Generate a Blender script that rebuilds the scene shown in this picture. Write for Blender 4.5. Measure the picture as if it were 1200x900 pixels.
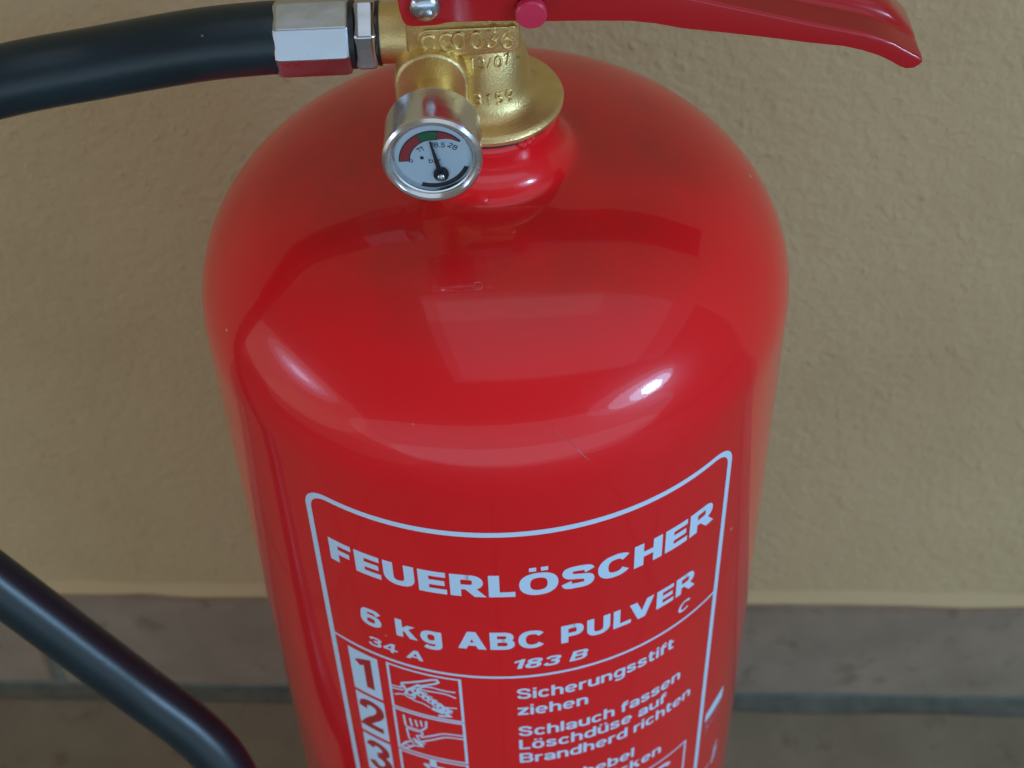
import bpy, bmesh, math, random
from mathutils import Vector, Matrix
random.seed(4)
C = bpy.context.scene
for o in list(bpy.data.objects): bpy.data.objects.remove(o)
V = Vector
PI = math.pi
rad = math.radians

# ------------------------------------------------------------------ camera
cd = bpy.data.cameras.new('camera'); cam = bpy.data.objects.new('camera', cd)
C.collection.objects.link(cam); C.camera = cam
cr = V((0.99891613, -0.03862725, -0.02597113)); cu = V((0.04599833, 0.73383774, 0.67776568)); cf = V((0.00712163, 0.6782257, -0.73481915))
m = Matrix((cr, cu, -cf)).transposed().to_4x4(); m.translation = V((0, -0.3045, 0.3001)); cam.matrix_world = m
cd.sensor_fit = 'HORIZONTAL'; cd.sensor_width = 36; cd.lens = 57
cd.clip_start = 0.01; cd.clip_end = 50
cd.dof.use_dof = True; cd.dof.focus_distance = 0.355; cd.dof.aperture_fstop = 24

# ------------------------------------------------------------------ world, lamps, exposure
w = bpy.data.worlds.new('World'); C.world = w; w.use_nodes = True
bg = w.node_tree.nodes['Background']; bg.inputs[0].default_value = (1.0, 0.86, 0.68, 1); bg.inputs[1].default_value = 0.10
def lamp(name, loc, target, sx, sy, L, col, shape='RECTANGLE'):
    d = bpy.data.lights.new(name, 'AREA'); d.shape = shape; d.size = sx; d.size_y = sy
    d.energy = L * PI * sx * sy * (PI/4 if shape == 'ELLIPSE' else 1); d.color = col
    o = bpy.data.objects.new(name, d); C.collection.objects.link(o)
    o.location = loc
    o.rotation_euler = (V(target) - V(loc)).to_track_quat('-Z', 'Y').to_euler()
    return o
def pol(az, el, r): # az from -y, + towards +x
    a, e = rad(az), rad(el); return V((math.sin(a)*math.cos(e)*r, -math.cos(a)*math.cos(e)*r, math.sin(e)*r))
COOL = (0.62, 0.80, 1.0)
for sx, sy, L, az, el in ((.34, .24, 27, 54.5, 17.5), (.72, .36, 5.5, 54, 17.5), (1.15, .50, 2.2, 51, 19), (1.60, .72, .45, 48, 20.5)):
    lamp('window_light', pol(az, el, 2.3+sx*.2), (0, 0, 0), sx, sy, L, (0.38, 0.67, 1.0), 'ELLIPSE')
for sx, sy, L in ((.42, .12, 2.6), (.80, .22, 1.2), (1.15, .38, .7), (1.6, .6, .4)):
    lamp('side_window_light', pol(-75, 13, 2.5+sx*.1), (0, 0, 0), sx, sy, L, (0.50, 0.64, 1.0), 'ELLIPSE')
SKY = (0.62, 0.79, 1.0)
lamp('skylight', (0.60, -0.50, 1.45), (0.60, -0.50, 0), 2.08, 1.28, 0.17, SKY)
lamp('skylight', (0.62, -0.50, 1.45), (0.62, -0.50, 0), 1.80, 1.06, 0.17, SKY)
lamp('skylight', (1.00, -0.52, 1.46), (1.00, -0.52, 0), 2.70, 1.15, 0.16, SKY)
lamp('skylight', (0.12, -0.04, 1.44), (0.12, -0.04, 0), 1.10, 0.24, 0.15, (1.0, 0.92, 0.80))
for sx, sy, L in ((9.0, 1.9, .33), (6.0, 1.5, .33)):
    lamp('room_light', pol(4, 6, 3.0), (0, 0, 0), sx, sy, L, (0.54, 0.78, 1.0), 'ELLIPSE')
for sx, sy, L in ((3.8, .66, .36), (2.9, .48, .36), (2.0, .32, .36)):
    lamp('low_front_fill', pol(8, -5, 1.9), (0, 0, 0), sx, sy, L, (0.50, 0.78, 1.0), 'ELLIPSE')  # added low fill in front, no real source; brightens the label side
for sx, sy, L in ((1.30, .66, .22), (1.0, .48, .25), (.70, .34, .30), (.44, .20, .35)):
    lamp('left_wall_fill', (-1.12, -.30, .10), (-.1, .05, 0), sx, sy, L, (1.0, 0.88, 0.80), 'ELLIPSE')  # unseen fill added on the left to brighten the wall
for sx, sy, L in ((1.5, .62, .10), (1.15, .48, .10), (.80, .34, .10)):
    lamp('low_left_fill', pol(-56, -10, 1.30), (0, .05, 0), sx, sy, L, (1.0, 0.88, 0.76), 'ELLIPSE')  # second added fill, low on the left, lifts wall and tank side
vs = C.view_settings; vs.view_transform = 'Standard'; vs.look = 'None'; vs.exposure = 0.93; vs.gamma = 1; vs.use_curve_mapping = False

# ------------------------------------------------------------------ materials
def nodes(name):
    mt = bpy.data.materials.new(name); mt.use_nodes = True
    nt = mt.node_tree; return mt, nt, nt.nodes['Principled BSDF']
def N(nt, t, **kw):
    n = nt.nodes.new(t)
    for k, v in kw.items(): setattr(n, k, v)
    return n
def noise(nt, scale, detail=3, rough=.5, coord='Object', stretch=None):
    tc = N(nt, 'ShaderNodeTexCoord'); n = N(nt, 'ShaderNodeTexNoise')
    n.inputs['Scale'].default_value = scale; n.inputs['Detail'].default_value = detail; n.inputs['Roughness'].default_value = rough
    src = tc.outputs[coord]
    if stretch:
        mp = N(nt, 'ShaderNodeMapping'); mp.inputs['Scale'].default_value = stretch
        nt.links.new(src, mp.inputs['Vector']); src = mp.outputs['Vector']
    nt.links.new(src, n.inputs['Vector']); return n
def ramp(nt, src, stops):
    r = N(nt, 'ShaderNodeValToRGB'); e = r.color_ramp.elements
    while len(e) < len(stops): e.new(.5)
    for el, (p, c) in zip(e, stops):
        el.position = p; el.color = c if len(c) == 4 else (*c, 1)
    nt.links.new(src, r.inputs['Fac']); return r
def bump(nt, b, src, dist, strength=1.0, prev=None):
    bn = N(nt, 'ShaderNodeBump'); bn.inputs['Distance'].default_value = dist; bn.inputs['Strength'].default_value = strength
    nt.links.new(src, bn.inputs['Height'])
    if prev: nt.links.new(prev.outputs['Normal'], bn.inputs['Normal'])
    nt.links.new(bn.outputs['Normal'], b.inputs['Normal']); return bn
def simple(name, col, rough=.5, metal=0, spec=.5, coat=0, coat_r=.05):
    mt, nt, b = nodes(name)
    b.inputs['Base Color'].default_value = (*col, 1); b.inputs['Roughness'].default_value = rough
    b.inputs['Metallic'].default_value = metal; b.inputs['Specular IOR Level'].default_value = spec
    b.inputs['Coat Weight'].default_value = coat; b.inputs['Coat Roughness'].default_value = coat_r
    return mt

def red_paint(name, col, dust):
    mt, nt, b = nodes(name)
    b.inputs['Roughness'].default_value = .3; b.inputs['Specular IOR Level'].default_value = .2
    b.inputs['Coat IOR'].default_value = 1.44; b.inputs['Coat Weight'].default_value = .85; b.inputs['Coat Roughness'].default_value = .045
    a = noise(nt, 18, 4); r1 = ramp(nt, a.outputs['Fac'], [(.3, tuple(c*.93 for c in col)), (.7, col)])
    # pale dust motes and small chips
    vo = N(nt, 'ShaderNodeTexVoronoi'); vo.inputs['Scale'].default_value = 85
    tc = N(nt, 'ShaderNodeTexCoord'); nt.links.new(tc.outputs['Object'], vo.inputs['Vector'])
    sp = ramp(nt, vo.outputs['Distance'], [(0.025, (1, 1, 1)), (.05, (0, 0, 0))])
    big = noise(nt, 70, 1); gate = ramp(nt, big.outputs['Fac'], [(.56, (0, 0, 0)), (.64, (dust,)*3)])
    mu = N(nt, 'ShaderNodeMath', operation='MULTIPLY'); nt.links.new(sp.outputs['Color'], mu.inputs[0]); nt.links.new(gate.outputs['Color'], mu.inputs[1])
    mx = N(nt, 'ShaderNodeMix', data_type='RGBA'); nt.links.new(mu.outputs[0], mx.inputs['Factor'])
    nt.links.new(r1.outputs['Color'], mx.inputs[6]); mx.inputs[7].default_value = (.62, .45, .40, 1)
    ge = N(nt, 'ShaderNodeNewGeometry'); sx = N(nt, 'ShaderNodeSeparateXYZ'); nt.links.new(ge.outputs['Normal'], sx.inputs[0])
    fz = ramp(nt, sx.outputs['Z'], [(.80, (0, 0, 0)), (.98, (1, 1, 1))])  # dust film on upward faces, with shade put into its dark colour
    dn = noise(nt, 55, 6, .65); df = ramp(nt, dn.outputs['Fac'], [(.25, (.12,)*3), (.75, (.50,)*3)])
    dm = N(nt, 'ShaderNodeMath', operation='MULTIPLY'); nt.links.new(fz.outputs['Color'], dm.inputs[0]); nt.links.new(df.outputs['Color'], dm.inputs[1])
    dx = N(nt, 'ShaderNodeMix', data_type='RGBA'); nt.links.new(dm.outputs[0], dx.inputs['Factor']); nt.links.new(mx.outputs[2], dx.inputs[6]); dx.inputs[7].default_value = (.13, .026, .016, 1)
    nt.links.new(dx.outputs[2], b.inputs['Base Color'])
    # slightly uneven film of paint: coat ripples
    wv = noise(nt, 60, 2); p = N(nt, 'ShaderNodeBump'); p.inputs['Distance'].default_value = .00004; p.inputs['Strength'].default_value = .5
    nt.links.new(wv.outputs['Fac'], p.inputs['Height'])
    fn = noise(nt, 1500, 1); p2 = N(nt, 'ShaderNodeBump'); p2.inputs['Distance'].default_value = .000008; p2.inputs['Strength'].default_value = .5
    nt.links.new(fn.outputs['Fac'], p2.inputs['Height']); nt.links.new(p.outputs['Normal'], p2.inputs['Normal'])
    nt.links.new(p2.outputs['Normal'], b.inputs['Normal']); nt.links.new(p2.outputs['Normal'], b.inputs['Coat Normal'])
    sm = noise(nt, 26, 5, .6); rr = ramp(nt, sm.outputs['Fac'], [(.35, (.022,)*3), (.75, (.055,)*3)])
    nt.links.new(rr.outputs['Color'], b.inputs['Coat Roughness'])
    return mt
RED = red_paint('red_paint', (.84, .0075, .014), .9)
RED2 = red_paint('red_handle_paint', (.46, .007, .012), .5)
PINK = simple('pink_plastic', (.60, .022, .075), .35, coat=.3, coat_r=.2)

def brass(name):
    mt, nt, b = nodes(name)
    b.inputs['Metallic'].default_value = 1
    n1 = noise(nt, 90, 4); r = ramp(nt, n1.outputs['Fac'], [(.3, (.72, .52, .22)), (.7, (.88, .69, .34))])
    n0 = noise(nt, 260, 1); pit = ramp(nt, n0.outputs['Fac'], [(.76, (0, 0, 0)), (.82, (.55,)*3)])
    mx = N(nt, 'ShaderNodeMix', data_type='RGBA'); nt.links.new(pit.outputs['Color'], mx.inputs['Factor']); nt.links.new(r.outputs['Color'], mx.inputs[6]); mx.inputs[7].default_value = (.16, .09, .03, 1)
    nt.links.new(mx.outputs[2], b.inputs['Base Color'])
    r2 = ramp(nt, n1.outputs['Fac'], [(.3, (.36,)*3), (.7, (.46,)*3)]); nt.links.new(r2.outputs['Color'], b.inputs['Roughness'])
    n2 = noise(nt, 2000, 2, .6); bump(nt, b, n2.outputs['Fac'], .0002, .6)
    return mt
BRASS = brass('cast_brass')
def chrome(name, col, r0, r1, ring=None):
    mt, nt, b = nodes(name); b.inputs['Metallic'].default_value = 1; b.inputs['Base Color'].default_value = (*col, 1)
    n = noise(nt, 160, 4, .6, stretch=(.35, 1, 1)); r = ramp(nt, n.outputs['Fac'], [(.3, (r0,)*3), (.75, (r1,)*3)]); nt.links.new(r.outputs['Color'], b.inputs['Roughness'])
    n3 = noise(nt, 75, 2); b3 = bump(nt, b, n3.outputs['Fac'], .0006, .45); n2 = noise(nt, 420, 3); bump(nt, b, n2.outputs['Fac'], .00006, .4, b3)
    return mt
CHROME = chrome('nickel_plate', (.56, .61, .68), .14, .36)
STEEL = chrome('turned_steel', (.74, .74, .75), .16, .34)
BLACK = simple('black_rubber_seal', (.012, .014, .018), .4)
PRINT = simple('pale_screen_print', (.60, .78, .98), .42, spec=.4)
PRINTRED = simple('red_print', (.50, .008, .014), .4, coat=.6, coat_r=.06)
FAINT = simple('worn_print', (.55, .20, .22), .45)
def rubber():
    mt, nt, b = nodes('hose_rubber')
    n = noise(nt, 70, 4); r = ramp(nt, n.outputs['Fac'], [(.3, (.003, .011, .016)), (.75, (.006, .017, .023))])
    vo = N(nt, 'ShaderNodeTexVoronoi'); vo.inputs['Scale'].default_value = 170
    tc = N(nt, 'ShaderNodeTexCoord'); nt.links.new(tc.outputs['Object'], vo.inputs['Vector'])
    sp = ramp(nt, vo.outputs['Distance'], [(.03, (1, 1, 1)), (.06, (0, 0, 0))])
    g = noise(nt, 120, 1); gt = ramp(nt, g.outputs['Fac'], [(.54, (0, 0, 0)), (.64, (.6,)*3)])
    mu = N(nt, 'ShaderNodeMath', operation='MULTIPLY'); nt.links.new(sp.outputs['Color'], mu.inputs[0]); nt.links.new(gt.outputs['Color'], mu.inputs[1])
    mx = N(nt, 'ShaderNodeMix', data_type='RGBA'); nt.links.new(mu.outputs[0], mx.inputs['Factor']); nt.links.new(r.outputs['Color'], mx.inputs[6]); mx.inputs[7].default_value = (.3, .3, .3, 1)
    nt.links.new(mx.outputs[2], b.inputs['Base Color'])
    b.inputs['Roughness'].default_value = .33; b.inputs['Specular IOR Level'].default_value = .5
    n2 = noise(nt, 900, 2); bump(nt, b, n2.outputs['Fac'], .00008, .4)
    return mt
RUBBER = rubber()
def plaster():
    mt, nt, b = nodes('cream_wall_plaster'); b.inputs['Roughness'].default_value = .82; b.inputs['Specular IOR Level'].default_value = .25
    n = noise(nt, 7, 5, .6); r = ramp(nt, n.outputs['Fac'], [(.28, (.485, .35, .185)), (.5, (.535, .395, .215)), (.72, (.565, .42, .235))]); 
    nt.links.new(r.outputs['Color'], b.inputs['Base Color'])
    n0 = noise(nt, 34, 3, .55); b0 = bump(nt, b, n0.outputs['Fac'], .0035, .30); n1 = noise(nt, 230, 5, .66); b1 = bump(nt, b, n1.outputs['Fac'], .0022, .75, b0)
    vo = N(nt, 'ShaderNodeTexVoronoi'); vo.feature = 'SMOOTH_F1'; vo.inputs['Scale'].default_value = 120; vo.inputs['Smoothness'].default_value = .3; vo.inputs['Randomness'].default_value = 1
    tc = N(nt, 'ShaderNodeTexCoord'); wz = noise(nt, 90, 2); ad = N(nt, 'ShaderNodeMix', data_type='RGBA', blend_type='ADD'); ad.inputs['Factor'].default_value = .02
    nt.links.new(tc.outputs['Object'], ad.inputs[6]); nt.links.new(wz.outputs['Color'], ad.inputs[7]); nt.links.new(ad.outputs[2], vo.inputs['Vector'])
    bl = ramp(nt, vo.outputs['Distance'], [(.06, (1, 1, 1)), (.30, (0, 0, 0))])
    gt = N(nt, 'ShaderNodeSeparateColor'); nt.links.new(vo.outputs['Color'], gt.inputs['Color'])
    g2 = ramp(nt, gt.outputs['Red'], [(.30, (0, 0, 0)), (.95, (1, 1, 1))])
    mu = N(nt, 'ShaderNodeMath', operation='MULTIPLY'); nt.links.new(bl.outputs['Color'], mu.inputs[0]); nt.links.new(g2.outputs['Color'], mu.inputs[1])
    bump(nt, b, mu.outputs[0], .0009, .55, b1)
    return mt
PLASTER = plaster()
def stone(name, c0, c1, sp):
    mt, nt, b = nodes(name); b.inputs['Roughness'].default_value = .55; b.inputs['Specular IOR Level'].default_value = .35
    n = noise(nt, 30, 6, .62); r = ramp(nt, n.outputs['Fac'], [(.3, c0), (.72, c1)])
    n2 = noise(nt, 75, 3, .5); s = ramp(nt, n2.outputs['Fac'], [(.60, (0, 0, 0)), (.72, (.6,)*3)])
    mx = N(nt, 'ShaderNodeMix', data_type='RGBA'); nt.links.new(s.outputs['Color'], mx.inputs['Factor']); nt.links.new(r.outputs['Color'], mx.inputs[6]); mx.inputs[7].default_value = (*sp, 1)
    nt.links.new(mx.outputs[2], b.inputs['Base Color'])
    n3 = noise(nt, 300, 3); bump(nt, b, n3.outputs['Fac'], .0004, .3)
    return mt
SKIRT = stone('brown_skirting_tile', (.225, .170, .120), (.31, .237, .170), (.155, .11, .072))
FLOORT = stone('floor_tile_stone', (.20, .165, .112), (.265, .22, .15), (.14, .105, .068))
def groutm():
    mt, nt, b = nodes('green_grey_grout'); b.inputs['Roughness'].default_value = .9
    n = noise(nt, 140, 4); r = ramp(nt, n.outputs['Fac'], [(.3, (.12, .128, .105)), (.7, (.175, .178, .14))]); nt.links.new(r.outputs['Color'], b.inputs['Base Color'])
    bump(nt, b, n.outputs['Fac'], .001, .5); return mt
GROUT = groutm()
CAULK = simple('cream_caulk', (.52, .385, .205), .85)
DIAL = simple('dial_white', (.66, .82, .98), .4)
DRED = simple('dial_red', (.42, .035, .045), .45); DGREEN = simple('dial_green', (.02, .16, .07), .45); DBLACK = simple('dial_black', (.012, .013, .025), .4)
def glassm():
    mt = bpy.data.materials.new('gauge_glass'); mt.use_nodes = True; nt = mt.node_tree; nt.nodes.clear()
    out = N(nt, 'ShaderNodeOutputMaterial'); mix = N(nt, 'ShaderNodeMixShader'); tr = N(nt, 'ShaderNodeBsdfTransparent'); gl = N(nt, 'ShaderNodeBsdfGlossy'); gl.inputs['Roughness'].default_value = .04
    fr = N(nt, 'ShaderNodeFresnel'); fr.inputs['IOR'].default_value = 1.45
    nt.links.new(fr.outputs[0], mix.inputs[0]); nt.links.new(tr.outputs[0], mix.inputs[1]); nt.links.new(gl.outputs[0], mix.inputs[2]); nt.links.new(mix.outputs[0], out.inputs[0])
    return mt
GLASS = glassm()

# ------------------------------------------------------------------ mesh helpers
def mesh_obj(name, verts, faces, mat, parent=None, smooth=True, angle=35, bevel=0, segs=2, recalc=True):
    me = bpy.data.meshes.new(name); me.from_pydata([tuple(v) for v in verts], [], faces); me.validate(); me.update()
    return finish(name, me, mat, parent, smooth, angle, bevel, segs, recalc)
def finish(name, me, mat, parent=None, smooth=True, angle=35, bevel=0, segs=2, recalc=True):
    bm = bmesh.new(); bm.from_mesh(me)
    if recalc: bmesh.ops.recalc_face_normals(bm, faces=bm.faces)
    if bevel:
        ed = [e for e in bm.edges if len(e.link_faces) == 2 and e.calc_face_angle(0) > rad(28)]
        bmesh.ops.bevel(bm, geom=ed, offset=bevel, segments=segs, profile=.5, affect='EDGES', clamp_overlap=True)
    if smooth:
        for f in bm.faces: f.smooth = True
        for e in bm.edges:
            if len(e.link_faces) == 2 and e.calc_face_angle(0) > rad(angle): e.smooth = False
    bm.to_mesh(me); bm.free(); me.materials.append(mat)
    o = bpy.data.objects.new(name, me); C.collection.objects.link(o)
    if bevel:
        wn = o.modifiers.new('wn', 'WEIGHTED_NORMAL'); wn.keep_sharp = True; wn.weight = 90
    if parent: o.parent = parent
    return o
def frame(axis, up=(0, 0, 1)):
    a = V(axis).normalized(); u = V(up)
    if abs(a.dot(u)) > .95: u = V((0, 1, 0))
    x = u.cross(a).normalized(); y = a.cross(x); return x, y, a   # x right, y up-ish, a out
def lathe(prof, origin=(0, 0, 0), axis=(0, 0, 1), n=64, phase=0, caps=True):
    """prof: list of (r, h) along axis"""
    x, y, a = frame(axis); O = V(origin); vs_, fs = [], []
    for r, h in prof:
        for k in range(n):
            t = 2*PI*k/n + phase; vs_.append(O + a*h + x*(r*math.cos(t)) + y*(r*math.sin(t)))
    for i in range(len(prof)-1):
        for k in range(n):
            fs.append((i*n+k, i*n+(k+1) % n, (i+1)*n+(k+1) % n, (i+1)*n+k))
    if not caps: return vs_, fs
    if prof[0][0] > 1e-9: fs.append(tuple(range(n-1, -1, -1)))
    if prof[-1][0] > 1e-9: fs.append(tuple((len(prof)-1)*n+k for k in range(n)))
    return vs_, fs
def box(x0, x1, y0, y1, z0, z1):
    v = [V((x, y, z)) for x in (x0, x1) for y in (y0, y1) for z in (z0, z1)]
    return v, [(0, 1, 3, 2), (4, 6, 7, 5), (0, 4, 5, 1), (2, 3, 7, 6), (0, 2, 6, 4), (1, 5, 7, 3)]
def extrude(poly, y0, y1):
    """poly in (x,z), extruded along y"""
    n = len(poly); v = [V((p[0], y0, p[1])) for p in poly] + [V((p[0], y1, p[1])) for p in poly]
    return v, [tuple(range(n)), tuple(range(2*n-1, n-1, -1))] + [(k, (k+1) % n, n+(k+1) % n, n+k) for k in range(n)]
def catmull(pts, n=10):
    P = [V(p) for p in pts]; P = [P[0]*2-P[1]] + P + [P[-1]*2-P[-2]]; out = []
    for i in range(1, len(P)-2):
        for k in range(n):
            t = k/n; a, b, c, d = P[i-1:i+3]
            out.append(.5*((2*b) + (c-a)*t + (2*a-5*b+4*c-d)*t*t + (3*b-a-3*c+d)*t**3))
    out.append(P[-2]); return out
def tube(path, r, n=12, closed=False):
    P = [V(p) for p in path]; vs_, fs = [], []; up = None; m_ = len(P)
    for i, p in enumerate(P):
        a = P[(i+1) % m_] if closed or i < m_-1 else P[i]; b = P[i-1] if closed or i > 0 else P[i]
        t = (a-b).normalized()
        if up is None: up = t.orthogonal().normalized()
        up = (up - t*up.dot(t)).normalized(); s = t.cross(up)
        rr = r(i/(m_-1)) if callable(r) else r
        for k in range(n):
            an = 2*PI*k/n; vs_.append(p + up*(rr*math.cos(an)) + s*(rr*math.sin(an)))
    L_ = m_ if closed else m_-1
    for i in range(L_):
        for k in range(n):
            j = (i+1) % m_; fs.append((i*n+k, i*n+(k+1) % n, j*n+(k+1) % n, j*n+k))
    if not closed:
        fs.append(tuple(range(n-1, -1, -1))); fs.append(tuple((m_-1)*n+k for k in range(n)))
    return vs_, fs
class MB:
    def __init__(s): s.v = []; s.f = []
    def add(s, vf):
        o = len(s.v); s.v += list(vf[0]); s.f += [tuple(i+o for i in f) for f in vf[1]]; return s
    def obj(s, name, mat, parent=None, **k): return mesh_obj(name, s.v, s.f, mat, parent, **k)

# ------------------------------------------------------------------ setting: floor, wall, skirting
YAW = -math.atan(.074)
FZ = -.4145
def wall_empty(): pass
PX = .262                                  # tile pitch
wall_bm = MB()
wv, wf = box(-.92, 1.7, 0.006, .12, FZ-.02, 2.0)
wall = mesh_obj('wall', wv, wf, PLASTER, smooth=False)
wall.location = (0, .14, 0); wall.rotation_euler = (0, 0, YAW)
wall['kind'] = 'structure'; wall['label'] = 'cream rough plaster wall behind the red extinguisher, above the skirting'
floor_v, floor_f = box(-2.2, 2.2, -2.4, .15, FZ-.03, FZ-.0012)
floor = mesh_obj('floor', floor_v, floor_f, GROUT, smooth=False); floor['kind'] = 'structure'
floor.location = (0, .14, 0); floor.rotation_euler = (0, 0, YAW)
floor['label'] = 'brown stone tile floor with green grey joints under the extinguisher'
def tile_mesh(name, sx, sy, sz, mat, seed, bev):
    rnd = random.Random(seed); v, f = box(-sx/2, sx/2, -sy/2, sy/2, -sz/2, sz/2)
    me = bpy.data.meshes.new(name); me.from_pydata([tuple(p) for p in v], [], f)
    bm = bmesh.new(); bm.from_mesh(me)
    bmesh.ops.subdivide_edges(bm, edges=[e for e in bm.edges if abs((e.verts[0].co-e.verts[1].co).x) > .05], cuts=9)
    bmesh.ops.recalc_face_normals(bm, faces=bm.faces)
    bmesh.ops.bevel(bm, geom=[e for e in bm.edges if e.calc_face_angle(0) > .5], offset=bev, segments=3, affect='EDGES')
    for p in bm.verts:
        p.co += V((rnd.uniform(-1, 1), rnd.uniform(-1, 1), rnd.uniform(-1, 1)))*.0004
        p.co.z += .0005*math.sin(p.co.x*61+seed)
    for q in bm.faces: q.smooth = False
    bm.to_mesh(me); bm.free(); me.materials.append(mat); return me
sk_me = [tile_mesh('tile', PX-.0062, .0095, .0735, SKIRT, s, .0012) for s in (1, 2, 3)]
x0 = -.2335 + PX/2
for k in range(-3, 6):
    o = bpy.data.objects.new('tile', sk_me[k % 3]); C.collection.objects.link(o); o.parent = wall
    o.location = (x0+PX*k, .00475, -.3365-.03675); o.rotation_euler = (0, 0, PI if k % 2 else 0)
gv, gf = box(-.92, 1.7, .0018, .0064, FZ-.01, -.3385)
mesh_obj('grout', gv, gf, GROUT, wall, smooth=False)
# painted sealant fillet on the skirting's top edge
mb = MB(); prof = [(.0030, -.3372), (.0034, -.3358), (.0046, -.3335), (.0063, -.3285), (.0075, -.3285), (.0075, -.3372)]
NS = 120; vv = []
for i in range(NS+1):
    x = -.92 + 2.62*i/NS; rr = random.Random(i); j = rr.uniform(-.0004, .0004)+.0009*math.sin(x*47)+.0006*math.sin(x*121+1)
    vv += [V((x, p[0], p[1]+(j if 0 < q < 4 else 0))) for q, p in enumerate(prof)]
ff = []
for i in range(NS):
    for q in range(6):
        ff.append((i*6+q, i*6+(q+1) % 6, (i+1)*6+(q+1) % 6, (i+1)*6+q))
mb.v = vv; mb.f = ff; mb.obj('sealant', CAULK, wall)
FX = .304; fx0 = .004+FX/2
fl_me = [tile_mesh('tile', FX-.006, FX-.006, .01, FLOORT, s, .0012) for s in (5, 6)]
for j in range(6):
    for k in range(-3, 5):
        o = bpy.data.objects.new('tile', fl_me[(j+k) % 2]); C.collection.objects.link(o); o.parent = floor
        o.location = (fx0+FX*k, -.0068-(FX-.006)/2-FX*j, FZ-.005+.0002*((j*7+k*3) % 3)); o.rotation_euler = (0, 0, PI/2*((k+2*j) % 4))

# ------------------------------------------------------------------ the extinguisher
ext = bpy.data.objects.new('fire_extinguisher', None); C.collection.objects.link(ext); ext.empty_display_size = .05
ext.location = (0, 0, FZ+.001)
ext['category'] = 'fire extinguisher'
ext['label'] = 'red powder fire extinguisher with brass valve, gauge and black hose in front of cream wall'
OFF = V((0, 0, -(FZ+.001)))
ROOT = ext
R = .075; Z1, H, EA, EB = .0118, .0421, 2.5474, 2.1007
def P(o):                 # parts are built in world coordinates: cancel the root offset
    o.matrix_parent_inverse = Matrix.Translation(OFF); return o
def part(name, vf, mat, parent=None, **k):
    o = mesh_obj(name, vf[0], vf[1], mat, parent or ext, **k)
    if parent is None: P(o)
    return o
# tank profile: foot, side, dome, fillet, neck
prof = [(.0, FZ+.012), (.060, FZ+.008), (.0695, FZ+.002), (.0725, FZ+.0015), (.0738, FZ+.004), (.0742, FZ+.03), (.0750, FZ+.033), (R, -.25), (R, -.12), (R, -.04), (R, Z1-.01)]
for i in range(34):
    t = (i/33)**1.0*PI/2
    r = R*math.cos(t)**(2/EA); z = Z1+H*math.sin(t)**(2/EB)
    if r < .0231: break
    prof.append((r, z))
for k in range(1, 9):       # fillet dome -> neck
    a = k/8*PI/2
    prof.append((.0166+.0062*(1-math.sin(a)), .0530+.0094*(1-math.cos(a))))
prof += [(.0166, .0640), (.0166, .0668), (.0158, .0674), (0, .0674)]
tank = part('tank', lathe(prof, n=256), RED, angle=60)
part('gasket', lathe([(.012, .0670), (.0169, .0671), (.0172, .0676), (.0169, .0681), (.012, .0682)], n=96), BLACK)
# fine scratches and drips in the paint
SCR = simple('scratched_paint', (.60, .07, .08), .3, coat=.8)
part('scratch', tube(catmull([(0.01171, -0.06897, 0.02953), (0.01243, -0.06954, 0.02840), (0.01373, -0.06991, 0.02730), (0.01523, -0.07022, 0.02610), (0.01634, -0.07069, 0.02452)], 4), lambda t: .00004+.00010*math.sin(PI*t), 6), SCR)
part('scratch', tube(catmull([(0.01634, -0.07069, 0.02452), (0.01785, -0.07110, 0.02254), (0.01938, -0.07124, 0.02082)], 4), lambda t: .00004+.00010*math.sin(PI*t), 6), SCR)
part('scratch', tube(catmull([(0.03237, -0.06305, 0.02799), (0.03459, -0.06198, 0.02780), (0.03664, -0.06069, 0.02795), (0.03912, -0.05908, 0.02802)], 4), lambda t: .00004+.00010*math.sin(PI*t), 6), SCR)
part('scratch', tube(catmull([(-0.00298, -0.04238, 0.04886), (-0.00311, -0.04278, 0.04872), (-0.00343, -0.04308, 0.04861), (-0.00387, -0.04322, 0.04856), (-0.00435, -0.04317, 0.04856), (-0.00476, -0.04293, 0.04862), (-0.00502, -0.04257, 0.04873), (-0.00507, -0.04214, 0.04887), (-0.00491, -0.04175, 0.04900), (-0.00456, -0.04148, 0.04910), (-0.00410, -0.04137, 0.04915), (-0.00362, -0.04146, 0.04913), (-0.00324, -0.04173, 0.04906), (-0.00301, -0.04212, 0.04894)], 4), .00010, 6), SCR)
mb = MB()
for ax_, dz, q in ((27, .0664, .0011), (31, .0668, .0013), (35, .0672, .0009), (24, .0669, .0008)):
    a = rad(ax_); O = V((.0170*math.sin(a), -.0170*math.cos(a), dz))
    mb.add(lathe([(q*math.sin(PI*k/7), -q*1.1*math.cos(PI*k/7)) for k in range(8)], O, (math.sin(a)*.4, -.3, .8), 14))
P(mb.obj('paint_drip', RED, ext, angle=80))
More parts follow.
